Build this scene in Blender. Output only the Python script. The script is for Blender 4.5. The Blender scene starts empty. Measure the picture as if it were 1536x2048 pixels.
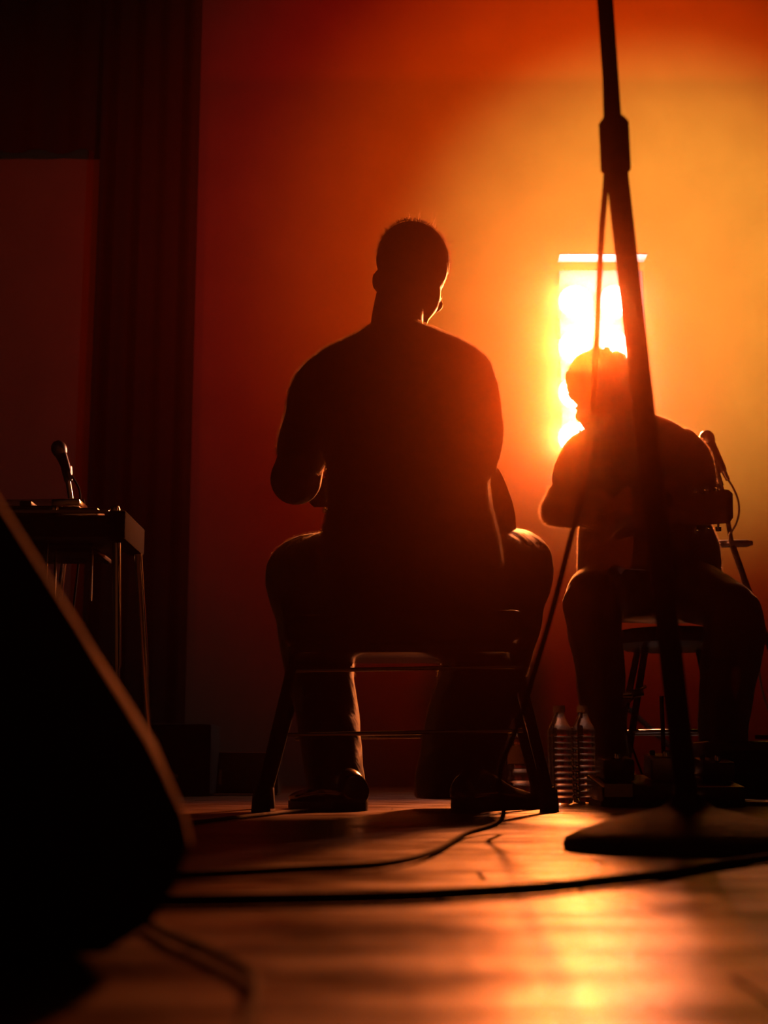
import bpy, bmesh, math, random
from mathutils import Vector, Matrix
R = math.radians
SC = bpy.context.scene
COL = SC.collection

# ------------------------------------------------------------------ camera
F_PX = 50.0 / 36.0 * 2048
PITCH = R(10.28)
CAM_H = 0.085
cd = bpy.data.cameras.new('camera')
cam = bpy.data.objects.new('camera', cd)
COL.objects.link(cam)
SC.camera = cam
cam.location = (0, 0, CAM_H)
cam.rotation_euler = (math.pi / 2 + PITCH, 0, 0)
cd.lens = 50
cd.sensor_fit = 'VERTICAL'
cd.sensor_height = 36
cd.clip_start = .02
cd.dof.use_dof = True
cd.dof.focus_distance = 3.25
cd.dof.aperture_fstop = 6.3


def P(px, py, Y):
    """world point seen at photo pixel (px, py) lying at distance Y"""
    u = (px - 768) / F_PX
    v = (1024 - py) / F_PX
    c, s = math.cos(PITCH), math.sin(PITCH)
    t = Y / (c - v * s)
    return Vector((u * t, Y, CAM_H + t * (s + v * c)))


def G(px, py, z=0.0):
    u = (px - 768) / F_PX
    v = (1024 - py) / F_PX
    c, s = math.cos(PITCH), math.sin(PITCH)
    t = (z - CAM_H) / (s + v * c)
    return Vector((u * t, (c - v * s) * t, z))


def wid(px, Y):
    return px * Y / F_PX


# ------------------------------------------------------------------ world and lights
w = bpy.data.worlds.new('world')
SC.world = w
w.use_nodes = True
w.node_tree.nodes['Background'].inputs[0].default_value = (0, 0, 0, 1)
SC.view_settings.view_transform = 'Standard'
SC.view_settings.look = 'None'
SC.view_settings.exposure = 0
SC.view_settings.gamma = 1
SC.cycles.use_denoising = True
SC.cycles.denoising_input_passes = 'RGB'
SC.cycles.max_bounces = 6
SC.cycles.volume_bounces = 0
SC.cycles.diffuse_bounces = 2
SC.cycles.caustics_reflective = False
SC.cycles.caustics_refractive = False
SC.cycles.sample_clamp_indirect = 3


def spot(name, loc, tgt, col, power, ang, r, blend=1.0, rad=True):
    l = bpy.data.lights.new(name, 'SPOT')
    l.energy = power
    l.color = col
    l.spot_size = R(ang)
    l.spot_blend = blend
    l.shadow_soft_size = r
    o = bpy.data.objects.new(name, l)
    COL.objects.link(o)
    o.location = loc
    o.rotation_euler = (Vector(tgt) - Vector(loc)).to_track_quat('-Z', 'Y').to_euler()
    return o


WALL_Y = 8.4
# unseen spots added over the stage to wash the back wall amber and red
WASH_POS = Vector((2.2, 3.2, 4.3))
spot('added_wash_light', WASH_POS, P(1340, 550, WALL_Y), (1, .42, .055), 1850, 38, .1)
spot('added_wash_light', WASH_POS + Vector((-.4, 0, 0)), P(1260, 470, WALL_Y), (1, .08, .0), 1300, 52, .1)
spot('added_wash_light', WASH_POS + Vector((-.8, 0, 0)), P(1130, 470, WALL_Y), (1, 0, 0), 620, 66, .1)
spot('added_wash_light', Vector((-3.2, 3.6, 4.3)), P(60, 620, WALL_Y), (1, .02, 0), 90, 48, .1)



# ------------------------------------------------------------------ materials
def mat(name, col, rough=.6, metal=0.0, spec=.5, sheen=0.0, coat=0.0, var=0.0, scale=20, bump=0.0, trans=0.0,
        emit=None, estr=0, ior=1.45, alpha=1.0):
    m = bpy.data.materials.new(name)
    m.use_nodes = True
    nt = m.node_tree
    b = nt.nodes['Principled BSDF']
    b.inputs['Base Color'].default_value = (*col, 1)
    b.inputs['Roughness'].default_value = rough
    b.inputs['Metallic'].default_value = metal
    b.inputs['Specular IOR Level'].default_value = spec
    b.inputs['Sheen Weight'].default_value = sheen
    b.inputs['Sheen Roughness'].default_value = .3
    b.inputs['Coat Weight'].default_value = coat
    b.inputs['Transmission Weight'].default_value = trans
    b.inputs['IOR'].default_value = ior
    if emit:
        b.inputs['Emission Color'].default_value = (*emit, 1)
        b.inputs['Emission Strength'].default_value = estr
    if var or bump:
        tc = nt.nodes.new('ShaderNodeTexCoord')
        no = nt.nodes.new('ShaderNodeTexNoise')
        no.inputs['Scale'].default_value = scale
        no.inputs['Detail'].default_value = 4
        nt.links.new(tc.outputs['Object'], no.inputs['Vector'])
        if var:
            rp = nt.nodes.new('ShaderNodeMapRange')
            rp.inputs['From Min'].default_value = .3
            rp.inputs['From Max'].default_value = .7
            rp.inputs['To Min'].default_value = 1 - var
            rp.inputs['To Max'].default_value = 1 + var
            nt.links.new(no.outputs['Fac'], rp.inputs['Value'])
            mx = nt.nodes.new('ShaderNodeVectorMath')
            mx.operation = 'SCALE'
            mx.inputs[0].default_value = col
            nt.links.new(rp.outputs[0], mx.inputs['Scale'])
            nt.links.new(mx.outputs[0], b.inputs['Base Color'])
        if bump:
            bp = nt.nodes.new('ShaderNodeBump')
            bp.inputs['Strength'].default_value = bump
            bp.inputs['Distance'].default_value = .01
            nt.links.new(no.outputs['Fac'], bp.inputs['Height'])
            nt.links.new(bp.outputs[0], b.inputs['Normal'])
    return m


M = {}
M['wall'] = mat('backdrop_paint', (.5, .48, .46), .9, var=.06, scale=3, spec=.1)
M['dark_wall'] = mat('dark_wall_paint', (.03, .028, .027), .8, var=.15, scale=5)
M['drape'] = mat('black_drape', (.09, .06, .06), .95, spec=.1, sheen=.1)
M['ceiling'] = mat('ceiling_paint', (.02, .02, .02), .9)
M['cotton'] = mat('dark_cotton', (.02, .016, .016), .55, spec=.6, sheen=1, bump=.25, scale=60)
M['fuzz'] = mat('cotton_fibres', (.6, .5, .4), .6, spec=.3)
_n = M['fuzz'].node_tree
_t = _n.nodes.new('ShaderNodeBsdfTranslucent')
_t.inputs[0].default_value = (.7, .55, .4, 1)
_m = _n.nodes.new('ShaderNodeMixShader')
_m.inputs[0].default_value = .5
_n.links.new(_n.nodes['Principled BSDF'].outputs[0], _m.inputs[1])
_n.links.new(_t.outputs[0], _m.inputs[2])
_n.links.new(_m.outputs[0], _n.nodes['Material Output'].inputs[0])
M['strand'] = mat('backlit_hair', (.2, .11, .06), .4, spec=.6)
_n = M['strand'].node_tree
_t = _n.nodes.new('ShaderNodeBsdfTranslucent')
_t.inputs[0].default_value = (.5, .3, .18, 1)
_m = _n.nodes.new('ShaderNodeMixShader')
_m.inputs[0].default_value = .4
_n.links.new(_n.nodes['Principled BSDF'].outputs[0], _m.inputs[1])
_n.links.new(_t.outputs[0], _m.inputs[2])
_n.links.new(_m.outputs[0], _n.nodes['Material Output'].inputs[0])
M['denim'] = mat('dark_trouser_cloth', (.012, .011, .012), .55, spec=.5, sheen=.6, bump=.3, scale=40)
M['skin'] = mat('skin', (.13, .06, .035), .5, spec=.4, sheen=.15)
M['hair'] = mat('dark_hair', (.03, .018, .01), .5, spec=.4, bump=.8, scale=120)
M['eye'] = mat('eye_white', (.7, .7, .68), .2)
M['leather'] = mat('black_leather', (.012, .01, .01), .18, spec=.7, coat=.5, bump=.1, scale=30)
M['rubber'] = mat('black_rubber', (.02, .02, .02), .55)
M['cable'] = mat('black_cable_rubber', (.008, .008, .008), .75, spec=.2)
M['grey_cable'] = mat('grey_cable_rubber', (.3, .28, .27), .5)
M['dim_cable'] = mat('dull_grey_cable', (.03, .01, .008), .85, spec=.15)
M['stand'] = mat('black_powder_coat', (.012, .012, .012), .6, spec=.3)
M['cast'] = mat('cast_iron_paint', (.02, .018, .018), .55, spec=.5, bump=.15, scale=80)
M['chrome'] = mat('chrome', (.8, .8, .8), .12, metal=1)
M['dull_metal'] = mat('dull_metal', (.35, .35, .35), .35, metal=1)
M['black_metal'] = mat('black_metal', (.04, .04, .04), .3, metal=.6)
M['carpet'] = mat('black_speaker_carpet', (.012, .012, .012), .95, spec=.05, bump=.4, scale=150)
M['trim_lit'] = mat('lit_edge_paint', (.13, .05, .02), .85, spec=.1, var=.9, scale=45, bump=.2)  # orange lamp light and its bright patches are put into the edge colour
M['spruce'] = mat('varnished_spruce', (.35, .16, .05), .25, coat=.5, var=.15, scale=15)
M['rosewood'] = mat('dark_rosewood', (.05, .02, .012), .3, coat=.4, var=.3, scale=12)
M['plastic'] = mat('black_plastic', (.015, .015, .015), .35)
M['white_plastic'] = mat('white_plastic', (.7, .7, .7), .4)
M['vinyl'] = mat('black_vinyl', (.02, .018, .018), .35, bump=.2, scale=80)
M['label'] = mat('paper_label', (.5, .48, .45), .6)
M['lamp_case'] = mat('lamp_housing_paint', (.03, .03, .03), .5)
M['lamp_front'] = mat('lamp_front_plate', (.8, .8, .8), .4, metal=.3)
M['reflector'] = mat('lamp_reflector', (.85, .85, .85), .3, metal=.6)
M['lens'] = mat('lit_lamp_lens', (1, .9, .7), .3, emit=(1, .56, .5), estr=140)
M['water'] = mat('clear_water_bottle_plastic', (.85, .85, .85), .1, trans=1.0, ior=1.35, spec=.8)
M['drape_lit'] = M['drape']

# wooden stage boards: streaky varnish, scuffs, uneven gloss
fm = bpy.data.materials.new('stage_board_wood')
fm.use_nodes = True
nt = fm.node_tree
bs = nt.nodes['Principled BSDF']
geo = nt.nodes.new('ShaderNodeNewGeometry')
mp = nt.nodes.new('ShaderNodeMapping')
mp.inputs['Scale'].default_value = (1.6, 26, 1)
nt.links.new(geo.outputs['Position'], mp.inputs[0])
n1 = nt.nodes.new('ShaderNodeTexNoise')
n1.inputs['Scale'].default_value = 2.2
n1.inputs['Detail'].default_value = 6
nt.links.new(mp.outputs[0], n1.inputs['Vector'])
n2 = nt.nodes.new('ShaderNodeTexNoise')
n2.inputs['Scale'].default_value = 7
n2.inputs['Detail'].default_value = 5
nt.links.new(geo.outputs['Position'], n2.inputs['Vector'])
oi = nt.nodes.new('ShaderNodeObjectInfo')
mxn = nt.nodes.new('ShaderNodeMath')
mxn.operation = 'MULTIPLY_ADD'
nt.links.new(n1.outputs['Fac'], mxn.inputs[0])
mxn.inputs[1].default_value = .7
nt.links.new(oi.outputs['Random'], mxn.inputs[2])
cr = nt.nodes.new('ShaderNodeValToRGB')
cr.color_ramp.elements[0].position = .3
cr.color_ramp.elements[0].color = (.035, .017, .009, 1)
cr.color_ramp.elements[1].position = 1.3 / 1.5
cr.color_ramp.elements[1].color = (.10, .05, .026, 1)
nt.links.new(mxn.outputs[0], cr.inputs[0])
nt.links.new(cr.outputs[0], bs.inputs['Base Color'])
rr = nt.nodes.new('ShaderNodeMapRange')
rr.inputs['From Min'].default_value = .3
rr.inputs['From Max'].default_value = .7
rr.inputs['To Min'].default_value = .2
rr.inputs['To Max'].default_value = .42
nt.links.new(n2.outputs['Fac'], rr.inputs['Value'])
nt.links.new(rr.outputs[0], bs.inputs['Roughness'])
ad = nt.nodes.new('ShaderNodeMath')
ad.operation = 'ADD'
nt.links.new(n1.outputs['Fac'], ad.inputs[0])
nt.links.new(n2.outputs['Fac'], ad.inputs[1])
bp = nt.nodes.new('ShaderNodeBump')
bp.inputs['Strength'].default_value = .5
bp.inputs['Distance'].default_value = .006
nt.links.new(ad.outputs[0], bp.inputs['Height'])
nt.links.new(bp.outputs[0], bs.inputs['Normal'])
M['board'] = fm


# ------------------------------------------------------------------ mesh helpers
def frame(d):
    d = d.normalized()
    up = Vector((0, 0, 1)) if abs(d.z) < .95 else Vector((0, 1, 0))
    x = up.cross(d).normalized()
    return x, d.cross(x).normalized()


def cat(pts, n):
    """Catmull-Rom through a list of equal-length float lists"""
    out = []
    k = len(pts)
    for i in range(k - 1):
        a, b, c, d = pts[max(i - 1, 0)], pts[i], pts[i + 1], pts[min(i + 2, k - 1)]
        for j in range(n):
            t = j / n
            out.append([.5 * (2 * b[q] + (c[q] - a[q]) * t + (2 * a[q] - 5 * b[q] + 4 * c[q] - d[q]) * t * t +
                              (3 * b[q] - a[q] - 3 * c[q] + d[q]) * t ** 3) for q in range(len(b))])
    out.append(list(pts[-1]))
    return out


class MB:
    def __init__(s):
        s.b = bmesh.new()

    def box(s, c, size, rot=None, bev=0.0, seg=2):
        r = bmesh.ops.create_cube(s.b, size=1)
        vs = r['verts']
        bmesh.ops.scale(s.b, vec=Vector(size), verts=vs)
        if bev:
            es = list({e for v in vs for e in v.link_edges})
            rb = bmesh.ops.bevel(s.b, geom=es, offset=bev, segments=seg, affect='EDGES', profile=.5)
            vs = list({v for f in rb['faces'] for v in f.verts} | {v for v in vs if v.is_valid})
        if rot is not None:
            bmesh.ops.rotate(s.b, cent=(0, 0, 0), matrix=rot, verts=vs)
        bmesh.ops.translate(s.b, vec=Vector(c), verts=vs)
        return s

    def loft(s, rings, seg=16, caps=True):
        """rings: lists of Vector points with equal count"""
        prev = None
        first = None
        for r in rings:
            cur = [s.b.verts.new(p) for p in r]
            if prev:
                n = len(cur)
                for i in range(n):
                    s.b.faces.new((prev[i], prev[(i + 1) % n], cur[(i + 1) % n], cur[i]))
            else:
                first = cur
            prev = cur
        if caps:
            s.b.faces.new(list(reversed(first)))
            s.b.faces.new(prev)
        return s

    def tube(s, pts, r, seg=8, smooth=0, caps=True):
        if not hasattr(r, '__len__'):
            r = [r] * len(pts)
        data = [[*p, rr] for p, rr in zip(pts, r)]
        if smooth:
            data = cat(data, smooth)
        ps = [Vector(d[:3]) for d in data]
        rings = []
        px = None
        for i, p in enumerate(ps):
            d = (ps[min(i + 1, len(ps) - 1)] - ps[max(i - 1, 0)])
            if d.length < 1e-9:
                d = Vector((0, 0, 1))
            d.normalize()
            if px is None:
                px, _ = frame(d)
            px = (px - d * px.dot(d)).normalized()
            py = d.cross(px)
            rr = max(data[i][3], 1e-4)
            rings.append([p + (px * math.cos(2 * math.pi * k / seg) + py * math.sin(2 * math.pi * k / seg)) * rr for k in
                          range(seg)])
        return s.loft(rings, caps=caps)

    def lathe(s, prof, c=(0, 0, 0), axis=None, seg=24):
        """prof: (radius, height) list along axis from c"""
        c = Vector(c)
        ax = (axis or Vector((0, 0, 1))).normalized()
        x, y = frame(ax)
        rings = [[c + ax * h + (x * math.cos(2 * math.pi * k / seg) + y * math.sin(2 * math.pi * k / seg)) * max(rr, 1e-4) for
                  k in range(seg)] for rr, h in prof]
        return s.loft(rings)

    def ell(s, c, rad, rot=None, u=20, v=12):
        r = bmesh.ops.create_uvsphere(s.b, u_segments=u, v_segments=v, radius=1)
        vs = r['verts']
        bmesh.ops.scale(s.b, vec=Vector(rad), verts=vs)
        if rot is not None:
            bmesh.ops.rotate(s.b, cent=(0, 0, 0), matrix=rot, verts=vs)
        bmesh.ops.translate(s.b, vec=Vector(c), verts=vs)
        return s

    def limb(s, pts, seg=16, n=5):
        """pts: (Vector, radius) chain with round ends"""
        data = cat([[*p, r] for p, r in pts], n)
        s.tube([d[:3] for d in data], [d[3] for d in data], seg)
        s.ell(data[0][:3], [data[0][3]] * 3)
        s.ell(data[-1][:3], [data[-1][3]] * 3)
        return s

    def prism(s, poly, ax_o, ax_x, ax_y, depth_vec):
        a = [ax_o + ax_x * p[0] + ax_y * p[1] for p in poly]
        v1 = [s.b.verts.new(p) for p in a]
        v2 = [s.b.verts.new(p + depth_vec) for p in a]
        n = len(a)
        s.b.faces.new(list(reversed(v1)))
        s.b.faces.new(v2)
        for i in range(n):
            s.b.faces.new((v1[i], v1[(i + 1) % n], v2[(i + 1) % n], v2[i]))
        return s

    def build(s, name, m, parent=None, smooth=True, angle=40):
        me = bpy.data.meshes.new(name)
        bmesh.ops.recalc_face_normals(s.b, faces=s.b.faces[:])
        for f in s.b.faces:
            f.smooth = smooth
        if smooth:
            lim = R(angle)
            for e in s.b.edges:
                if len(e.link_faces) == 2 and e.calc_face_angle(0) > lim:
                    e.smooth = False
        s.b.to_mesh(me)
        s.b.free()
        me.materials.append(m)
        o = bpy.data.objects.new(name, me)
        COL.objects.link(o)
        if parent is not None:
            o.parent = parent
            o.matrix_parent_inverse = Matrix.Translation(-parent.location) if parent.type == 'EMPTY' else (
                parent.matrix_parent_inverse.copy() if False else Matrix())
            if parent.type != 'EMPTY':
                o.matrix_parent_inverse = Matrix()
        return o


def fused(mb, voxel, it=4, fac=.5):
    """turn overlapping closed shapes into ONE continuous smooth surface"""
    me = bpy.data.meshes.new('tmp')
    bmesh.ops.recalc_face_normals(mb.b, faces=mb.b.faces[:])
    mb.b.to_mesh(me)
    mb.b.free()
    o = bpy.data.objects.new('tmp', me)
    COL.objects.link(o)
    r = o.modifiers.new('r', 'REMESH')
    r.mode = 'VOXEL'
    r.voxel_size = voxel
    sm = o.modifiers.new('s', 'SMOOTH')
    sm.factor = fac
    sm.iterations = it
    dg = bpy.context.evaluated_depsgraph_get()
    ev = o.evaluated_get(dg)
    b = bmesh.new()
    b.from_mesh(ev.to_mesh())
    ev.to_mesh_clear()
    bpy.data.objects.remove(o)
    bpy.data.meshes.remove(me)
    out = MB()
    out.b.free()
    out.b = b
    return out


def empty(name, loc, label=None, catg=None, group=None):
    o = bpy.data.objects.new(name, None)
    COL.objects.link(o)
    o.location = loc
    o.empty_display_size = .1
    if label:
        o['label'] = label
        o['category'] = catg
    if group:
        o['group'] = group
    return o


def tag(o, label, catg, group=None, kind=None):
    o['label'] = label
    o['category'] = catg
    if group:
        o['group'] = group
    if kind:
        o['kind'] = kind
    return o


def struct(o):
    o['kind'] = 'structure'
    return o


# ------------------------------------------------------------------ room shell
floor = struct(MB().box((0, 3.2, -.06), (9.4, 10.8, .08)).build('floor', M['board'], None, smooth=False))
struct(MB().box((0, WALL_Y + .06, 3.1), (9.4, .12, 6.3)).build('wall_back', M['wall'], None, smooth=False))
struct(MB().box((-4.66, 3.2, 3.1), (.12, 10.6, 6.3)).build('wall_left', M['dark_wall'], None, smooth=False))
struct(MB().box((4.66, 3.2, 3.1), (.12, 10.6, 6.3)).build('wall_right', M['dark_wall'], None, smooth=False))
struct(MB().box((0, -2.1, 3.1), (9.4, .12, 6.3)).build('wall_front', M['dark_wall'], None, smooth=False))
struct(MB().box((0, 3.2, 6.3), (9.4, 10.8, .1)).build('ceiling', M['ceiling'], None, smooth=False))

# floor boards, one object each where the photograph can tell them apart
BW = .088
random.seed(4)
protos = []
for k in range(4):
    L = (.9, 1.3, 1.7, 2.1)[k]
    o = MB().box((0, 0, -.01), (L - .0012, BW - .003, .02), bev=.0015, seg=1).build('floor_board', M['board'], floor, smooth=False)
    protos.append([o.data, L, o])
used = set()
Y = .05
far = MB()
while Y < WALL_Y - .1:
    near = Y < 1.9
    if near:
        xmax = max(.75, Y * .42)
        x = -xmax - random.random() * .8
        while x < xmax:
            k = random.randrange(4)
            me, L, o0 = protos[k]
            if k in used:
                o = o0.copy()
                COL.objects.link(o)
            else:
                o = o0
                used.add(k)
            o.location = (x + L / 2, Y, random.uniform(-.0006, 0))
            x += L
        xl, xr = -4.5, None
    else:
        x = -3.2 - random.random()
        while x < 3.2:
            L = random.choice((1.3, 1.7, 2.1, 2.4))
            far.box((x + L / 2, Y, -.01 + random.uniform(-.0006, 0)), (L - .003, BW - .003, .02))
            x += L
    Y += BW
fb = far.build('far_floor_boards', M['board'], floor, smooth=False)
fb['kind'] = 'stuff'

# black masking drapes at the left of the back wall and the border above them


def drape(name, x0, x1, y, z0, z1, folds, amp, label, matn='drape'):
    mb = MB()
    n = folds * 8
    fr, bk = [], []
    for i in range(n + 1):
        t = i / n
        x = x0 + (x1 - x0) * t
        dy = amp * (math.sin(t * folds * 2 * math.pi) + .35 * math.sin(t * folds * 4.7 + 1))
        fr.append((x, y + dy))
        bk.append((x, y + dy + .012))
    ring = fr + list(reversed(bk))
    rings = []
    for z in (z0, z0 + (z1 - z0) * .33, z0 + (z1 - z0) * .66, z1):
        rings.append([Vector((a, b, z)) for a, b in ring])
    mb.loft(rings)
    o = mb.build(name, M[matn], None)
    return tag(o, label, 'curtain')


xa, xb = P(192, 500, 8.3).x, P(392, 500, 8.3).x
drape('drape', xa, xb, 8.3, .01, 5.6, 4, .03, 'narrow black masking curtain hanging full height left of the red glow')
drape('drape', -4.3, xa - .03, 8.3, P(0, 302, 8.3).z, 5.6, 9, .03,
      'short black border curtain across the top left corner')

# ------------------------------------------------------------------ haze
def haze(name, y0, y1, wide, narrow, cw, cn, label):
    o = MB().box((0, (y0 + y1) / 2, 2.2), (8.9, y1 - y0, 4.36)).build(name, M['wall'], None, smooth=False)
    m = bpy.data.materials.new(name)
    m.use_nodes = True
    t = m.node_tree
    t.nodes.clear()
    out = t.nodes.new('ShaderNodeOutputMaterial')
    ad = t.nodes.new('ShaderNodeAddShader')
    for i, (d, g, c) in enumerate(((wide, .8, cw), (narrow, .98, cn))):
        v = t.nodes.new('ShaderNodeVolumeScatter')
        v.inputs['Color'].default_value = (*c, 1)
        v.inputs['Density'].default_value = d
        v.inputs['Anisotropy'].default_value = g
        t.links.new(v.outputs[0], ad.inputs[i])
    t.links.new(ad.outputs[0], out.inputs['Volume'])
    o.data.materials.clear()
    o.data.materials.append(m)
    return tag(o, label, 'haze', kind='stuff')


haze('stage_haze', -.6, 4.78, .0001, .0118, (1, .1, .02), (1, .4, .16), 'thin stage haze between the camera and the players')
haze('upstage_haze', 4.785, 8.1, .008, .08, (1, .2, .05), (1, .42, .6), 'thicker stage haze glowing orange around the lamps')

# ------------------------------------------------------------------ blinder lamp behind the second guitarist
BY = 6.0
bl = empty('blinder_light', (P(1198, 800, BY).x, BY, 0),
           'bright square multi-lamp stage blinder on a stand behind the right guitarist', 'stage light')
bx0, bx1 = P(1100, 1, BY).x + .01, P(1275, 1, BY).x - .01
bz1, bz0 = P(1200, 535, BY).z, P(1200, 950, BY).z
hc = MB()
bc = (bx0 + bx1) / 2
hc.box((bc, BY + .10, (bz0 + bz1) / 2), (bx1 - bx0, .14, bz1 - bz0), bev=.008)
hc.build('housing', M['lamp_case'], bl)
MB().box((bc, BY + .026, (bz0 + bz1) / 2), (bx1 - bx0 - .01, .008, bz1 - bz0 - .01), bev=.002).build('front_plate', M['lamp_front'], bl)
MB().box((bc, BY + .19, (bz0 + bz1) / 2), (.06, .04, .2), bev=.004).build('yoke_bracket', M['lamp_case'], bl)
rows = (605, 696, 787, 878)
for ry in rows:
    for cx in (1150, 1229):
        c = P(cx, ry, BY)
        MB().lathe([(.03, .0), (.06, -.03), (.072, -.035), (.076, -.03), (.076, .01), (.03, .01)], c=(c.x, BY + .02, c.z),
                   axis=Vector((0, 1, 0))).build('lamp_bezel', M['reflector'], bl)
        MB().lathe([(.001, -.012), (.025, -.01), (.045, -.004), (.055, .004), (.055, .008), (.001, .008)], c=(c.x, BY + .0, c.z),
                   axis=Vector((0, 1, 0))).build('lamp_lens', M['lens'], bl)
        spot('blinder_lamp', (c.x, BY - .03, c.z), (.35, 0, .7), (1, .155, .010), (340 if cx == 1150 else 110) * (.65 if ry == 605 else 1.1), 80, .045)
        pl = bpy.data.lights.new('bulb_glow', 'POINT')
        pl.energy = 2
        pl.color = (1, .55, .45)
        pl.shadow_soft_size = .03
        po = bpy.data.objects.new('bulb_glow', pl)
        COL.objects.link(po)
        po.location = (c.x, BY - .09, c.z)
# barn door flap over the top lamps
ft = P(1198, 517, BY - .05).z
MB().box((bc - .005, BY - .06, ft), (bx1 - bx0, .09, .006), rot=Matrix.Rotation(R(-1), 3, 'X'), bev=.001).build('barn_door', M['white_plastic'], bl)
MB().tube([(bc, BY + .14, .02), (bc, BY + .14, bz0 + .1)], .02, 12).build('stand_pole', M['black_metal'], bl)
for a in (90, 210, 330):
    d = Vector((math.cos(R(a)), math.sin(R(a)), 0))
    MB().tube([(bc, BY + .14, .42), Vector((bc, BY + .14, .015)) + d * .45], .012, 8).build('stand_leg', M['black_metal'], bl)

# ------------------------------------------------------------------ people


def ring(cx, cy, Y, hwpx, hd, yaw=0.0, n=28, pw=2.3, tilt=0.0):
    """horizontal super-elliptic ring: centre at photo pixel, half width in px, half depth in metres"""
    c = P(cx, cy, Y)
    hw = (P(cx + hwpx, cy, Y) - P(cx, cy, Y)).length
    return [c, hw, hd, yaw, tilt]


def loft_rings(mb, rs, n=28, pw=2.3, sub=4):
    data = cat([[*r[0], r[1], r[2], r[3], r[4]] for r in rs], sub)
    rings = []
    for d in data:
        c = Vector(d[:3])
        rr = []
        for k in range(n):
            a = 2 * math.pi * k / n
            x = math.copysign(abs(math.cos(a)) ** (2 / pw), math.cos(a)) * d[3]
            y = math.copysign(abs(math.sin(a)) ** (2 / pw), math.sin(a)) * d[4]
            v = Vector((x, y, 0))
            v.rotate(Matrix.Rotation(d[6], 3, 'X'))
            v.rotate(Matrix.Rotation(d[5], 3, 'Z'))
            rr.append(c + v)
        rings.append(rr)
    mb.loft(rings)


def hand(mb, wrist, direction, palm_n, side, curl=.9, size=1.0):
    """palm and five separate fingers, curling toward palm_n; side=+1/-1 puts the thumb"""
    d = direction.normalized()
    n = (palm_n - d * palm_n.dot(d)).normalized()
    x = d.cross(n).normalized() * side
    k = size
    pal = wrist + d * .05 * k
    rot = Matrix((x, d, n)).transposed()
    mb.ell(pal, (.041 * k, .052 * k, .016 * k), rot=rot)
    lens = (.072, .080, .075, .060)
    for i in range(4):
        off = (-1.5 + i) * .0205 * k
        p = wrist + d * (.092 - abs(i - 1.3) * .004) * k + x * -off
        L = lens[i] * k
        pts = [(p - d * .02, .0092 * k), (p, .0095 * k)]
        ang = 0
        q = p
        for s_, (fl, rr) in enumerate(((.42, .0088), (.32, .0082), (.26, .007))):
            ang += curl * (.55, .85, .6)[s_]
            dirv = d * math.cos(ang) + n * math.sin(ang)
            q = q + dirv * L * fl
            pts.append((q.copy(), rr * k))
        mb.limb(pts, seg=8, n=2)
    t0 = wrist + d * .025 * k + x * .03 * k
    t1 = t0 + (x * .6 + d * .6 + n * .35).normalized() * .038 * k
    t2 = t1 + (x * .2 + d * .8 + n * .6).normalized() * .03 * k
    t3 = t2 + (d * .8 + n * .6 - x * .1).normalized() * .022 * k
    mb.limb([(t0, .013 * k), (t1, .0115 * k), (t2, .0105 * k), (t3, .008 * k)], seg=8, n=2)


def head(mb, c, fwd, up, size=1.0):
    """cranium, jaw, face details; fwd = where the face looks, up = crown"""
    f = fwd.normalized()
    u = (up - f * up.dot(f)).normalized()
    x = f.cross(u).normalized()
    rot = Matrix((x, f, u)).transposed()
    k = size

    def at(a, b, cc):
        return c + (x * a + f * b + u * cc) * k
    mb.ell(at(0, -.005, .03), (.076 * k, .096 * k, .083 * k), rot=rot, u=28, v=18)
    mb.ell(at(0, .03, -.03), (.061 * k, .066 * k, .078 * k), rot=rot, u=24, v=16)
    mb.ell(at(0, .06, -.083), (.032 * k, .03 * k, .026 * k), rot=rot)      # chin
    mb.ell(at(0, .088, .012), (.05 * k, .012 * k, .012 * k), rot=rot)      # brow
    for s_ in (-1, 1):
        mb.ell(at(s_ * .034, .078, -.022), (.02 * k, .02 * k, .018 * k), rot=rot)  # cheek
        e = at(s_ * .079, -.008, -.015)
        mb.ell(e, (.009 * k, .02 * k, .033 * k), rot=rot @ Matrix.Rotation(s_ * R(18), 3, 'Z'))
    mb.limb([(at(0, .092, .002), .007 * k), (at(0, .101, -.02), .009 * k), (at(0, .102, -.03), .0105 * k)], seg=10, n=2)
    for s_ in (-1, 1):
        mb.ell(at(s_ * .032, .079, .004), (.016 * k, .011 * k, .009 * k), rot=rot)
    mb.ell(at(0, .094, -.058), (.022 * k, .007 * k, .006 * k), rot=rot)    # lips
    mb.ell(at(0, .091, -.067), (.019 * k, .007 * k, .006 * k), rot=rot)
    return at, rot


def strands(mb, c, rad, rot, count, length, r=.0005, region=None, curl=0.0, lean=None, seed=1):
    """short tapered hair strands standing off an ellipsoid"""
    rnd = random.Random(seed)
    for _ in range(count):
        while True:
            v = Vector((rnd.gauss(0, 1), rnd.gauss(0, 1), rnd.gauss(0, 1))).normalized()
            if region is None or region(v):
                break
        p = c + rot @ Vector((v.x * rad[0], v.y * rad[1], v.z * rad[2]))
        nrm = (rot @ v).normalized()
        t = Vector((rnd.gauss(0, 1), rnd.gauss(0, 1), rnd.gauss(0, 1))) * (.5 + curl)
        L = length * rnd.uniform(.4, 1.2)
        d = (nrm + t * .6 + (lean or Vector())).normalized()
        q = p + d * L * .5
        e = q + (d + t * curl).normalized() * L * .5
        sd = d.cross(Vector((rnd.random(), rnd.random(), rnd.random()))).normalized() * r
        vs = [mb.b.verts.new(a) for a in (p - sd, p + sd, q + sd * .8, q - sd * .8, e)]
        mb.b.faces.new((vs[0], vs[1], vs[2], vs[3]))
        mb.b.faces.new((vs[3], vs[2], vs[4]))


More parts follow.
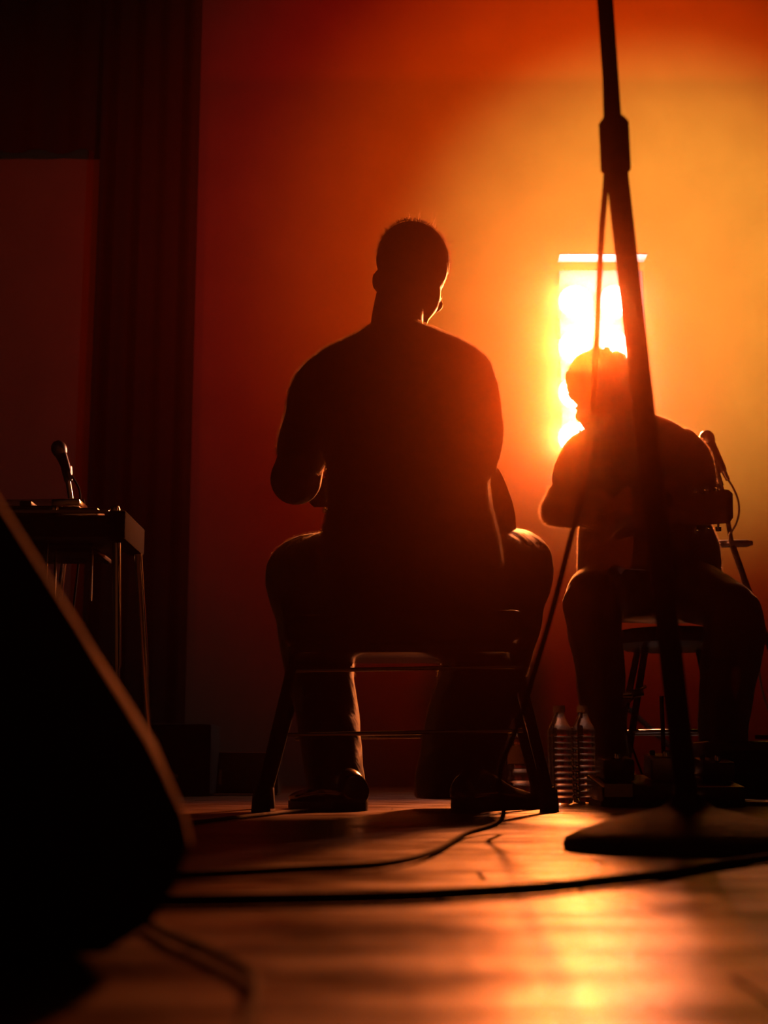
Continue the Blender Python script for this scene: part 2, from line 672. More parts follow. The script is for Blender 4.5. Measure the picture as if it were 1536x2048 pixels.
def fuzz_on(mb, obj, count, length, r=.00025, seed=3, zmin=-9, rootc=None):
    """fine fibres standing off the surface of a mesh object"""
    rnd = random.Random(seed)
    me = obj.data
    polys = [p for p in me.polygons if p.center.z > zmin and (rootc is None or rootc(p.center, p.normal))]
    for _ in range(count):
        p = rnd.choice(polys)
        a = p.center + Vector((rnd.uniform(-.004, .004), rnd.uniform(-.004, .004), rnd.uniform(-.004, .004)))
        d = (p.normal + Vector((rnd.gauss(0, .5), rnd.gauss(0, .5), rnd.gauss(0, .5)))).normalized()
        L = length * rnd.uniform(.3, 1.2)
        sd = d.cross(Vector((rnd.random(), rnd.random(), rnd.random()))).normalized() * r
        vs = [mb.b.verts.new(q) for q in (a - sd, a + sd, a + d * L)]
        mb.b.faces.new(vs)


def shoe(mb, heel, toe_dir, L=.29, W=.1, boot=0.0):
    d = Vector((toe_dir[0], toe_dir[1], 0)).normalized()
    x = Vector((d.y, -d.x, 0))
    prof = [(-.006, .012, .022, .055), (-.003, .026, .016, .068), (.004, .034, .012, .077), (.03, .038, .012, .088), (.08, .038, .014, .09), (.13, .036, .016, .075),
            (.19, .046, .012, .052), (.24, .046, .012, .044), (.275, .034, .014, .036), (.292, .012, .016, .028)]
    rings = []
    for t, hw, zb, zt in cat([list(p) for p in prof], 3):
        k = L / .292
        c = heel + d * t * k
        n = 20
        rr = []
        for i in range(n):
            a = 2 * math.pi * i / n
            cx_ = math.copysign(abs(math.cos(a)) ** .75, math.cos(a))
            sz = math.copysign(abs(math.sin(a)) ** .75, math.sin(a))
            wd = hw * (1 - .35 * max(0, sz))
            z = (zb + zt) / 2 + sz * (zt - zb) / 2
            rr.append(c + x * cx_ * wd + Vector((0, 0, z)))
        rings.append(rr)
    mb.loft(rings)


def sole(mb, heel, toe_dir, L=.29):
    d = Vector((toe_dir[0], toe_dir[1], 0)).normalized()
    x = Vector((d.y, -d.x, 0))
    outline = []
    for t, hw in cat([[-.006, .02], [.02, .038], [.08, .037], [.13, .037], [.19, .048], [.25, .045], [.285, .025], [.299, .006]], 3):
        outline.append((t * L / .292, hw))
    poly = [(t, h) for t, h in outline] + [(t, -h) for t, h in reversed(outline)]
    mb.prism(poly, heel + Vector((0, 0, .001)), d, x, Vector((0, 0, .016)))
    # heel block
    poly2 = [(t, h * .98) for t, h in outline if t < .085] + [(t, -h * .98) for t, h in reversed(outline) if t < .085]
    mb.prism(poly2, heel + Vector((0, 0, .0)), d, x, Vector((0, 0, .024)))


# ---- guitarist in the middle, seen from behind
m1 = empty('person', (P(815, 1, 3.15).x, 3.15, 0),
           'seated man in the middle seen from behind, head bowed, in a dark short-sleeved shirt', 'person')
head_c = P(825, 550, 3.3)
h_f = Vector((.30, .80, -.50))
h_u = Vector((.16, .50, .85))
body = MB()
at1, hrot = head(body, head_c, h_f, h_u, 1.06)
body.limb([(P(796, 700, 3.18), .066), (P(794, 645, 3.22), .062), (P(800, 600, 3.26), .06)])
# torso under the shirt
T1 = [ring(797, 662, 3.2, 62, .055), ring(800, 690, 3.18, 120, .075), ring(802, 722, 3.16, 170, .09), ring(804, 770, 3.13, 180, .105),
      ring(808, 840, 3.1, 170, .115), ring(816, 930, 3.09, 158, .115), ring(820, 1020, 3.1, 155, .12), ring(820, 1120, 3.12, 165, .13),
      ring(818, 1200, 3.13, 160, .13)]
loft_rings(body, T1)
# arms
LS, LE, LW = P(640, 778, 3.15), P(592, 958, 3.24), P(590, 965, 3.50)
RS, RE, RW = P(942, 782, 3.165), P(958, 930, 3.13), P(870, 968, 3.40)
body.limb([(LS, .052), (LS.lerp(LE, .5), .05), (LE, .061)])
body.limb([(LE, .061), (LE.lerp(LW, .4), .05), (LW, .029)])
body.limb([(RS, .042), (RS.lerp(RE, .5), .040), (RE, .042)])
body.limb([(RE, .042), (RE.lerp(RW, .4), .042), (RW, .028)])
hand(body, LW, Vector((-.25, .7, .35)), Vector((.6, .2, .5)), 1, .9)
hand(body, RW, Vector((-.8, .35, -.3)), Vector((.1, -.6, -.6)), -1, .6)
# legs under the trousers
LK, RK = P(602, 1142, 3.44), P(1030, 1130, 3.46)
LA, RA = P(672, 1560, 3.16), P(925, 1560, 3.2)
body.limb([(P(745, 1170, 3.12), .07), (LK, .042), (LA, .036)])
body.limb([(P(885, 1170, 3.12), .07), (RK, .042), (RA, .036)])
b1 = fused(body, .0065, 3).build('body', M['skin'], m1)
for s_ in (-1, 1):
    MB().ell(at1(s_ * .032, .074, .0), (.012, .012, .012)).build('eye', M['eye'], m1)
# hair cap, short with a few stray strands at the crown
hm = MB()
hm.ell(at1(0, -.01, .040), (.088, .102, .083), rot=hrot, u=32, v=20)
hm.ell(at1(0, -.05, -.0), (.074, .062, .075), rot=hrot, u=24, v=16)
hm.ell(at1(.0, .03, .085), (.06, .06, .045), rot=hrot)
hair1 = fused(hm, .006, 3).build('hair', M['hair'], m1)
st = MB()
strands(st, at1(0, -.01, .042), (.084, .102, .083), hrot, 3600, .013, .0005, region=lambda v: v.z > -.25, seed=2, lean=Vector((.15, 0, -.1)))
strands(st, at1(.02, .0, .05), (.084, .1, .08), hrot, 60, .045, .0008, region=lambda v: v.z > .6, seed=5)
so = st.build('hair_strands', M['strand'], m1, smooth=False)
so['kind'] = 'stuff'
# shirt
sh = MB()
S1 = [ring(795, 652, 3.2, 52, .056), ring(797, 668, 3.19, 84, .07), ring(800, 690, 3.18, 128, .088), ring(803, 716, 3.16, 172, .1),
      ring(804, 750, 3.14, 184, .112), ring(804, 800, 3.12, 180, .122), ring(808, 860, 3.1, 174, .13), ring(815, 930, 3.085, 164, .132),
      ring(820, 1000, 3.09, 163, .135), ring(820, 1050, 3.1, 172, .142), ring(820, 1110, 3.11, 182, .15), ring(820, 1180, 3.12, 180, .15)]
loft_rings(sh, S1, pw=2.2)
sh.limb([(P(668, 752, 3.15), .062), (P(640, 785, 3.15), .07), (P(618, 850, 3.18), .063), (P(607, 905, 3.2), .061)], seg=20)
sh.limb([(P(925, 752, 3.15), .066), (P(938, 790, 3.14), .072), (P(950, 860, 3.125), .064), (P(952, 905, 3.12), .056)], seg=20)
shirt1 = fused(sh, .007, 6)
rnd = random.Random(9)
from mathutils import noise as mn
for v in shirt1.b.verts:      # soft cloth folds
    q = v.co
    d = mn.noise(Vector((q.x * 9 + q.z * 5, q.y * 9, q.z * 11 - q.x * 6))) * .006 + mn.noise(q * 26) * .002
    v.co = q + v.normal * d
shirt1 = shirt1.build('shirt', M['cotton'], m1)
fz = MB()
fuzz_on(fz, shirt1, 160000, .0042, .0006, zmin=.5)
fo = fz.build('shirt_fuzz', M['fuzz'], m1, smooth=False)
fo['kind'] = 'stuff'
# trousers


def folds(mbx, amp, seed, hz=14):
    for v in mbx.b.verts:
        q = v.co
        d = mn.noise(Vector((q.x * 10 + seed, q.y * 10, q.z * hz))) * amp + mn.noise(Vector((q.x * 30, q.y * 30, q.z * 12 + seed))) * amp * .35
        v.co = q + v.normal * d


tr = MB()
loft_rings(tr, [ring(820, 1085, 3.12, 168, .14), ring(820, 1130, 3.12, 178, .15), ring(820, 1180, 3.12, 172, .15), ring(820, 1236, 3.12, 150, .13)])
tr.limb([(P(895, 1150, 3.14), .112), (P(965, 1138, 3.28), .104), (P(1026, 1134, 3.43), .098)], seg=20)
loft_rings(tr, [ring(1022, 1100, 3.43, 62, .07), ring(1026, 1140, 3.44, 84, .095), ring(1002, 1220, 3.42, 86, .1), ring(978, 1300, 3.38, 88, .1),
                ring(952, 1380, 3.33, 86, .1), ring(934, 1450, 3.28, 85, .1), ring(920, 1530, 3.23, 85, .105), ring(908, 1598, 3.21, 82, .11)])
tr.limb([(P(745, 1152, 3.14), .112), (P(665, 1145, 3.27), .1), (P(604, 1150, 3.4), .088)], seg=20)
loft_rings(tr, [ring(604, 1120, 3.38, 56, .06), ring(602, 1160, 3.4, 72, .085), ring(622, 1230, 3.37, 74, .09), ring(634, 1310, 3.32, 72, .09),
                ring(650, 1400, 3.26, 66, .085), ring(664, 1500, 3.2, 62, .08), ring(672, 1580, 3.15, 60, .085)])
tr = fused(tr, .007, 5)
folds(tr, .007, 3)
tr1 = tr.build('trousers', M['denim'], m1)
fz = MB()
fuzz_on(fz, tr1, 40000, .003, .0003, zmin=.3, seed=8)
fo = fz.build('trouser_fuzz', M['fuzz'], m1, smooth=False)
fo['kind'] = 'stuff'
for nm, hl, td in (('shoe', G(712, 1622) + Vector((0, 0, 0)), (-.42, .8)), ('shoe', G(925, 1622), (.50, .80))):
    a = MB()
    shoe(a, hl, td)
    s_o = a.build(nm, M['leather'], m1)
    a = MB()
    sole(a, hl, td)
    a.build('shoe_sole', M['rubber'], s_o)

# ---- stool of the middle guitarist
sy = 3.12
s1 = empty('bench', (P(815, 1, sy).x, sy, 0), 'low padded bench with straight legs and thin metal rungs under the middle guitarist', 'bench')
sz = P(800, 1240, sy).z
cx_ = (P(546, 1, 2.98).x + P(1066, 1, 3.0).x) / 2
MB().box((cx_, sy, sz - .032), (.50, .34, .064), rot=Matrix.Rotation(R(-2), 3, 'Z') @ Matrix.Rotation(R(-1.2), 3, 'Y'), bev=.016, seg=3).build('seat_pad', M['vinyl'], s1)
MB().box((cx_, sy, sz - .074), (.47, .31, .02), rot=Matrix.Rotation(R(-2), 3, 'Z'), bev=.004).build('seat_board', M['rosewood'], s1)
for lx, ly in ((546, 2.99), (1066, 3.0), (556, 3.26), (1046, 3.27)):
    f_ = Vector((P(lx, 1, ly).x, ly, 0))
    t_ = Vector((cx_ + (.23 if lx > 800 else -.23), ly, sz - .08))
    lg = MB().tube([t_, f_ + Vector((0, 0, .03))], [.011, .012], 12).build('leg', M['stand'], s1)
    MB().lathe([(.013, .05), (.017, .045), (.02, .0), (.001, .0)], c=f_).build('rubber_foot', M['rubber'], lg)
for yy, py in ((2.99, 1338), (3.0, 1466), (3.265, 1474)):
    z = P(800, py, yy).z
    MB().tube([(cx_ - .245, yy, z - .004), (cx_ + .245, yy, z + .005)], .0045, 10).build('rung', M['dull_metal'], s1)

# ---- guitars


def guitar(root, origin, n, up, depth=.1, bout=.19, L=.49, electric=False, scale=1.0):
    """origin = tail end centre, n = along the neck, up = across the strings; builds parts"""
    n = n.normalized()
    up = (up - n * up.dot(n)).normalized()
    f = n.cross(up).normalized()      # front normal
    if not electric:
        prof = [(0, .02), (.02, .095), (.06, .15), (.13, bout), (.2, .175), (.27, .125), (.32, .118), (.38, .138), (.43, .142), (.47, .11), (.487, .06), (.49, .02)]
    else:
        prof = [(0, .02), (.015, .08), (.06, .14), (.13, .165), (.2, .14), (.26, .115), (.32, .13), (.38, .14), (.40, .10), (.41, .03)]
    prof = [(t * scale, h * scale) for t, h in prof]
    prof = cat([list(p) for p in prof], 5)
    poly = [(t, h) for t, h in prof] + [(t, -h) for t, h in reversed(prof)]
    a = MB().prism(poly, origin - f * depth / 2, n, up, f * depth)
    bd = a.build('guitar_body', M['rosewood'], root, angle=35)
    top = [(t * .992 + .002, h * .985) for t, h in poly]
    MB().prism(top, origin + f * depth / 2, n, up, f * .003).build('soundboard', M['spruce'], bd)
    Lb = prof[-1][0]
    if not electric:
        MB().lathe([(.05, 0), (.05, .002), (.001, .002)], c=origin + n * Lb * .64 + f * (depth / 2 + .002), axis=f).build('sound_hole', M['plastic'], bd)
    fr = f * (depth / 2 + .006)
    MB().prism([(Lb * .72, .028), (Lb + .34 * scale, .022), (Lb + .34 * scale, -.022), (Lb * .72, -.028)], origin + fr, n, up, f * .006).build('fretboard', M['rosewood'], root)
    MB().limb([(origin + n * (Lb - .02) + f * (depth / 2 - .008), .021), (origin + n * (Lb + .35 * scale) + f * (depth / 2 - .004), .018)], seg=12).build('neck', M['rosewood'], root)
    hs = [(0, .022), (.03, .036), (.17, .042), (.185, .03), (.185, -.03), (.17, -.042), (.03, -.036), (0, -.022)]
    ho = origin + n * (Lb + .34 * scale) + f * (depth / 2 - .01)
    hd = MB().prism(hs, ho, (n - f * .18).normalized(), up, f * .018).build('headstock', M['rosewood'], root)
    for i in range(3):
        for s_ in (-1, 1):
            p = ho + (n - f * .18).normalized() * (.05 + i * .045) + up * s_ * .04 + f * .009
            MB().tube([p, p + up * s_ * .008, p + up * s_ * .010, p + up * s_ * .02], [.003, .003, .008, .007], 8).build('tuning_peg', M['chrome'], hd)
    MB().box(origin + n * .13 * scale + f * (depth / 2 + .007), (.02, .02, .01) if False else (.015, .015, .012)).build('bridge', M['rosewood'], bd)
    sm = MB()
    for i in range(6):
        o_ = up * (-.02 + .008 * i)
        sm.tube([origin + n * .13 * scale + f * (depth / 2 + .016) + o_, ho + f * .024 + o_ * .8], .0005, 4)
    sm.build('strings', M['chrome'], root)
    p = origin - n * .0
    MB().tube([p, p - n * .008, p - n * .012, p - n * .014], [.003, .003, .006, .005], 8).build('strap_pin', M['chrome'], bd)


g1n = Vector((-.56, .80, .215))
g1o = P(1000, 1030, 3.30)
g1 = empty('guitar', g1o, 'acoustic guitar whose rounded end shows beside the middle man, right of his waist', 'guitar')
guitar(g1, g1o, g1n, Vector((-.35, -.25, 1)), depth=.085, bout=.17, scale=.84)

# ---- second guitarist, on the right, facing the camera with head bowed
m2 = empty('person', (P(1290, 1, 4.4).x, 4.4, 0),
           'seated man with tousled hair at right, bent over his guitar before the bright lamps', 'person')
Y2 = 4.42
h2c = P(1201, 792, 4.22)
body = MB()
h2f = Vector((-.42, -.55, -.72))
h2u = Vector((-.12, -.62, .78))
at2, h2rot = head(body, h2c, h2f, h2u, 1.04)
body.limb([(P(1262, 870, 4.4), .066), (P(1240, 835, 4.35), .062), (P(1222, 810, 4.28), .058)])
T2 = [ring(1264, 838, 4.42, 48, .055), ring(1266, 862, 4.42, 84, .08), ring(1268, 885, 4.43, 116, .1), ring(1272, 940, 4.45, 118, .11),
      ring(1280, 1010, 4.48, 112, .115), ring(1290, 1080, 4.5, 115, .12), ring(1295, 1150, 4.5, 118, .13)]
loft_rings(body, T2)
AS, AE, AW = P(1158, 892, 4.42), P(1110, 1022, 4.34), P(1212, 1020, 4.12)
BS, BE, BW_ = P(1385, 900, 4.42), P(1402, 1010, 4.3), P(1362, 1030, 4.08)
body.limb([(AS, .04), (AS.lerp(AE, .55), .037), (AE, .041)])
body.limb([(AE, .043), (AE.lerp(AW, .35), .045), (AW, .027)])
body.limb([(BS, .04), (BS.lerp(BE, .5), .038), (BE, .038)])
body.limb([(BE, .042), (BE.lerp(BW_, .4), .04), (BW_, .027)])
hand(body, AW, Vector((.8, -.1, -.45)), Vector((.1, .8, -.3)), -1, .6)
hand(body, BW_, Vector((-.1, -.7, .5)), Vector((-.6, .3, .5)), 1, .9)
K2a, K2b = P(1182, 1190, 4.12), P(1462, 1222, 4.1)
A2a, A2b = P(1212, 1530, 4.28), P(1450, 1530, 4.25)
body.limb([(P(1250, 1180, 4.48), .06), (K2a, .036), (A2a, .034)])
body.limb([(P(1345, 1180, 4.48), .06), (K2b, .036), (A2b, .034)])
b2 = fused(body, .0065, 3).build('body', M['skin'], m2)
for s_ in (-1, 1):
    MB().ell(at2(s_ * .032, .074, .0), (.012, .012, .012)).build('eye', M['eye'], m2)
hm = MB()
hm.ell(at2(0, -.012, .046), (.096, .110, .088), rot=h2rot, u=32, v=20)
hm.ell(at2(0, -.05, -.0), (.08, .066, .085), rot=h2rot, u=24, v=16)
hm.ell(at2(0, .05, .085), (.06, .05, .04), rot=h2rot)
hm = fused(hm, .006, 2)
for v in hm.b.verts:
    v.co += v.normal * mn.noise(v.co * 40) * .018 + v.normal * mn.noise(v.co * 80) * .006
hm.build('hair', M['hair'], m2)
st = MB()
strands(st, at2(0, -.012, .046), (.098, .112, .09), h2rot, 2600, .024, .0007, region=lambda v: v.z > -.3, curl=.7, seed=12)
strands(st, at2(0, .045, -.06), (.062, .06, .055), h2rot, 1800, .02, .0004, region=lambda v: v.z < -.1 and v.y > -.2, curl=.6, seed=13)
so = st.build('hair_strands', M['strand'], m2, smooth=False)
so['kind'] = 'stuff'
sh = MB()
S2 = [ring(1262, 832, 4.42, 46, .06), ring(1266, 850, 4.42, 84, .08), ring(1268, 870, 4.42, 112, .1), ring(1270, 900, 4.43, 126, .115),
      ring(1274, 950, 4.45, 124, .125), ring(1282, 1010, 4.47, 122, .13), ring(1292, 1070, 4.5, 136, .15), ring(1298, 1120, 4.49, 142, .165), ring(1298, 1150, 4.49, 142, .165)]
loft_rings(sh, S2)
sh.limb([(P(1180, 892, 4.42), .058), (P(1158, 912, 4.41), .060), (P(1137, 960, 4.38), .054)], seg=20)
sh.limb([(P(1364, 890, 4.42), .056), (P(1384, 915, 4.42), .058), (P(1393, 950, 4.38), .058), (P(1396, 982, 4.34), .056)], seg=20)
sh = fused(sh, .007, 5)
folds(sh, .005, 8)
shirt2 = sh.build('shirt', M['cotton'], m2)
fz = MB()
fuzz_on(fz, shirt2, 60000, .004, .0005, zmin=.6, seed=6)
fuzz_on(fz, b2, 24000, .013, .0004, zmin=.6, seed=7, rootc=lambda c, n: c.x < P(1150, 1, 4.3).x and c.z < P(1, 965, 4.3).z and c.z > P(1, 1090, 4.3).z)
fo = fz.build('arm_hair', M['fuzz'], m2, smooth=False)
fo['kind'] = 'stuff'
tr = MB()
loft_rings(tr, [ring(1298, 1080, 4.5, 124, .13), ring(1298, 1130, 4.48, 134, .14), ring(1298, 1190, 4.48, 134, .14), ring(1298, 1240, 4.48, 110, .12)])
tr.limb([(P(1245, 1170, 4.46), .1), (P(1205, 1178, 4.28), .09), (P(1186, 1190, 4.14), .08)], seg=20)
loft_rings(tr, [ring(1184, 1165, 4.12, 40, .055), ring(1183, 1200, 4.12, 56, .075), ring(1190, 1270, 4.14, 54, .075), ring(1200, 1350, 4.18, 50, .075),
                ring(1207, 1440, 4.22, 46, .07), ring(1212, 1545, 4.26, 44, .075)])
tr.limb([(P(1350, 1170, 4.46), .1), (P(1410, 1192, 4.28), .092), (P(1458, 1218, 4.14), .082)], seg=20)
loft_rings(tr, [ring(1466, 1195, 4.12, 46, .055), ring(1468, 1230, 4.12, 59, .075), ring(1466, 1290, 4.14, 60, .078), ring(1456, 1360, 4.18, 56, .075),
                ring(1448, 1450, 4.22, 50, .072), ring(1446, 1545, 4.26, 48, .075)])
tr = fused(tr, .007, 5)
folds(tr, .006, 5)
tr.build('trousers', M['denim'], m2)
for hl, td in ((Vector((P(1212, 1, 4.3).x, 4.36, 0)), (-.1, -.9)), (Vector((P(1446, 1, 4.3).x, 4.36, 0)), (.2, -.9))):
    a = MB()
    shoe(a, hl, td)
    s_o = a.build('shoe', M['leather'], m2)
    a = MB()
    sole(a, hl, td)
    a.build('shoe_sole', M['rubber'], s_o)
g2n = (P(1448, 1018, 3.62) - P(1232, 1070, 4.16))
g2o = P(1180, 1078, 4.28)
g2 = empty('guitar', g2o, 'guitar held by the right man, its dark headstock pointing right past his elbow', 'guitar')
g2n = P(1445, 1012, 3.50) - g2o
guitar(g2, g2o, g2n, Vector((0, 0, 1)), depth=.045, bout=.17, electric=True, scale=.86)

# stool of the right guitarist
s2x = P(1298, 1, 4.5).x
s2z = P(1298, 1272, 4.46).z
s2 = empty('stool', (s2x, 4.5, 0), 'dark stool under the right guitarist, only glimpsed between his legs', 'stool')
MB().lathe([(.001, -.06), (.15, -.06), (.175, -.045), (.18, -.02), (.165, 0), (.001, 0)], c=(s2x, 4.5, s2z + .02), seg=32).build('seat_pad', M['vinyl'], s2)
for a_ in (35, 145, 215, 325):
    d = Vector((math.cos(R(a_)), math.sin(R(a_)), 0))
    MB().tube([Vector((s2x, 4.5, s2z - .04)) + d * .12, Vector((s2x, 4.5, .005)) + d * .24], .011, 10).build('leg', M['stand'], s2)
MB().tube([Vector((s2x, 4.5, .2)) + Vector((math.cos(R(t)), math.sin(R(t)), 0)) * .19 for t in range(0, 361, 15)], .006, 8).build('foot_ring', M['dull_metal'], s2)

# ------------------------------------------------------------------ foreground microphone stand
ms = empty('microphone_stand', G(1318, 1655), 'tall black microphone stand with round cast base, closest to the camera, at right', 'microphone stand')
by = 1.58
b0 = Vector((P(1315, 1, by).x + .0, by, 0))
ms.location = b0
MB().lathe([(.134, .0), (.136, .006), (.133, .013), (.118, .020), (.09, .030), (.06, .038), (.03, .044), (.018, .052), (.018, .06), (.001, .06)],
           c=b0, seg=64).build('base', M['cast'], ms, angle=60)
pt = P(1210, 0, 1.50)
p1 = P(1229, 300, 1.535)
dirv = (p1 - b0)
topz = P(1192, -260, 1.475)
MB().tube([b0 + Vector((0, 0, .05)), p1], .0126, 24).build('lower_tube', M['stand'], ms)
dn = (p1 - b0).normalized()
q0 = P(1227, 236, 1.53)
q1 = P(1232, 345, 1.537)
MB().tube([q1, q1.lerp(q0, .05), q1.lerp(q0, .9), q0], [.0145, .0172, .0172, .0125], 24).build('clutch', M['rubber'], ms)
MB().tube([P(1227, 240, 1.53), topz], .0092, 20).build('upper_tube', M['stand'], ms)
MB().box(b0 + Vector((-.045, -.01, .037)), (.05, .012, .004), rot=Matrix.Rotation(R(-20), 3, 'Y') @ Matrix.Rotation(R(15), 3, 'Z'), bev=.001).build('base_emblem', M['rubber'], ms)
# microphone out of frame on top is not built; its cable hangs down the stand
cab = [(1206, -60, 1.50), (1212, 200, 1.515), (1213, 340, 1.515), (1203, 470, 1.52), (1196, 620, 1.55), (1190, 740, 1.58), (1180, 880, 1.62), (1163, 990, 1.66),
       (1138, 1090, 1.72), (1105, 1220, 1.78), (1070, 1340, 1.84), (1036, 1450, 1.9), (1000, 1545, 1.96)]
pts = [P(*c) for c in cab]
pts += [Vector((G(965, 1660).x + .02, 1.99, .02)), G(930, 1668, .005), G(860, 1705, .005), G(760, 1728, .005), G(600, 1738, .005), G(370, 1750, .005), G(200, 1752, .005)]
tag(MB().tube(pts, .0034, 10, smooth=8).build('microphone_cable', M['cable']), 'black microphone cable hanging in a bow down the near stand and away over the floor', 'cable')
# floor cables
c = [G(x, y, .0042) for x, y in ((230, 1802), (420, 1800), (600, 1797), (800, 1792), (1000, 1781), (1100, 1774), (1200, 1763), (1330, 1748), (1450, 1728), (1600, 1708))]
tag(MB().tube(c, .0042, 12, smooth=8).build('floor_cable', M['cable']), 'thick black cable lying straight across the floor from the speaker to the right edge', 'cable')
c = [G(x, y, .004) for x, y in ((300, 1846), (345, 1872), (400, 1893), (445, 1915), (485, 1935), (508, 1955), (512, 1990), (500, 2030), (470, 2090))]
tag(MB().tube(c, .0024, 10, smooth=8).build('floor_cable', M['dim_cable']), 'dull curving cable on the floor at bottom left beside the speaker', 'cable')
c = [G(x, y, .004) for x, y in ((350, 1650), (430, 1640), (520, 1630), (600, 1622), (700, 1618))]
tag(MB().tube(c, .0035, 8, smooth=6).build('floor_cable', M['cable']), 'thin cable on the far floor running behind the left foot of the middle stool', 'cable')

# ------------------------------------------------------------------ wedge monitor in the left foreground
wd = empty('wedge_monitor', G(120, 1935), 'large black wedge floor speaker filling the bottom left corner, very close', 'speaker')
wY = .66
wa = Vector((-.32, 1, 0)).normalized()


def WP(px, py):
    return P(px, py, wY)


poly = [WP(205, 1932), WP(300, 1850), WP(352, 1770), WP(378, 1690), WP(366, 1630), WP(330, 1555), WP(292, 1480), WP(222, 1368), WP(148, 1246), WP(0, 1012), WP(-150, 778),
        WP(-330, 740), WP(-1100, 760), WP(-1100, 1960)]
for p in poly:
    p.z = max(p.z, .004)
poly[-1].z = .004
poly[0].z = .004
mb = MB()
v1 = [mb.b.verts.new(p) for p in poly]
v2 = [mb.b.verts.new(p + wa * .42) for p in poly]
mb.b.faces.new(v1)
mb.b.faces.new(list(reversed(v2)))
for i in range(len(poly)):
    j = (i + 1) % len(poly)
    mb.b.faces.new((v1[i], v2[i], v2[j], v1[j]))
mb.build('cabinet', M['carpet'], wd, smooth=False)
tr_p = [P(x, y, wY) for x, y in ((380, 1690), (369, 1640), (331, 1556), (294, 1482), (224, 1370), (150, 1248), (2, 1014), (-150, 775))]
eb = MB()
out_n = Vector((.86, 0, .5))
for_e = []
for k_, p in enumerate(tr_p):
    sl = (-.19, -.17, -.145, -.125, -.13, -.15, -.17, -.18)[k_]
    ed = Vector((sl, 1, 0)).normalized() * .07
    for_e.append([p - out_n * .012 + ed * .3, p + out_n * .0, p + out_n * .0014 + ed * .08, p + out_n * .0014 + ed * .9, p + ed, p + ed - out_n * .012])
eb.loft(for_e)
eb.build('edge_trim', M['trim_lit'], wd, angle=60)

# ------------------------------------------------------------------ pedal steel guitar at left
ps = empty('pedal_steel_guitar', (P(100, 1, 3.5).x, 3.5, 0), 'pedal steel guitar on thin chrome legs at the left, behind the speaker', 'steel guitar')
zt, zb = P(200, 1026, 3.4).z, P(200, 1078, 3.4).z
xr = P(286, 1, 3.4).x
xl = xr - .78
MB().box(((xl + xr - .04) / 2, 3.53, (zt + zb) / 2), (xr - xl - .04, .26, zt - zb - .01), bev=.004).build('cabinet', M['vinyl'], ps)
for xx in (xr - .02, xl + .02):
    MB().box((xx, 3.53, (zt + zb) / 2 + .002), (.042, .28, zt - zb + .008), bev=.006).build('end_plate', M['carpet'], ps)
MB().box(((xl + xr) / 2, 3.395, zt + .002), (xr - xl - .08, .012, .008), bev=.002).build('front_trim', M['dull_metal'], ps)
MB().box(((xl + xr) / 2, 3.5, zt + .012), (xr - xl - .16, .09, .024), bev=.004).build('neck_block', M['rosewood'], ps)
MB().box(((xl + xr) / 2 - .02, 3.5, zt + .027), (xr - xl - .3, .08, .005)).build('fretboard', M['plastic'], ps)
MB().box((xr - .16, 3.5, zt + .035), (.07, .1, .022), bev=.005).build('changer', M['chrome'], ps)
MB().box((xr - .26, 3.5, zt + .034), (.03, .09, .014), bev=.003).build('pickup', M['plastic'], ps)
for i, xk in enumerate((1, 2, 3)):
    p = Vector((xr - .035 - i * .075, 3.44 + .03 * (i % 2), zt + .004))
    MB().lathe([(.012, 0), (.013, .012), (.01, .02), (.001, .021)], c=p, seg=16).build('control_knob', M['chrome'], ps)
sm = MB()
for i in range(10):
    y_ = 3.465 + i * .008
    sm.tube([(xl + .12, y_, zt + .042), (xr - .15, y_, zt + .047)], .0005, 4)
sm.build('strings', M['chrome'], ps)
for (x0, y0, x1, y1) in ((xr - .025, 3.42, xr + .012, 3.34), (xr - .01, 3.64, xr + .03, 3.74), (xl + .03, 3.42, xl - .01, 3.34), (xl + .02, 3.64, xl - .01, 3.74)):
    MB().tube([(x0, y0, zb), (x0 + (x1 - x0) * .5, (y0 + y1) / 2, .33), (x0 + (x1 - x0) * .5, (y0 + y1) / 2, .32), (x1, y1, .012)], [.0105, .0105, .008, .008], 14).build('leg', M['chrome'], ps)
pb = MB().box(((xl + xr) / 2, 3.36, .07), (xr - xl - .06, .03, .025), bev=.003)
pb.build('pedal_bar', M['black_metal'], ps)
for i in range(3):
    x_ = P(158, 1, 3.45).x - .02 - i * .075
    MB().tube([(x_, 3.45, zb), (x_ + .004, 3.37, .08)], .003, 8).build('pedal_rod', M['chrome'], ps)
    MB().box((x_, 3.30, .05), (.045, .11, .01), rot=Matrix.Rotation(R(-12), 3, 'X'), bev=.003).build('foot_pedal', M['black_metal'], ps)
for i in range(2):
    x_ = xr - .1 - i * .09
    MB().tube([(x_, 3.5, zb), (x_ + .003, 3.49, zb - .14)], .0035, 8).build('knee_lever', M['dull_metal'], ps)
# music-rest board / seat glimpsed below
MB().box(((xl + xr) / 2 + .05, 3.6, zb - .012), (.5, .2, .012), bev=.002).build('pull_rod_tray', M['black_metal'], ps)


# ------------------------------------------------------------------ vocal microphones
def mic(root, tip, tail, k=1.0):
    d = (tail - tip).normalized()
    L = (tail - tip).length
    MB().lathe([(.001, -.024 * k), (.012 * k, -.021 * k), (.021 * k, -.012 * k), (.0245 * k, 0), (.0235 * k, .012 * k), (.019 * k, .024 * k), (.001, .024 * k)], c=tip + d * .024 * k,
               axis=d, seg=20).build('grille_ball', M['dull_metal'], root)
    MB().lathe([(.018 * k, .046 * k), (.0175 * k, .055 * k), (.013 * k, L * .9), (.011 * k, L), (.001, L)], c=tip, axis=d, seg=18).build('handle', M['plastic'], root)
    return d


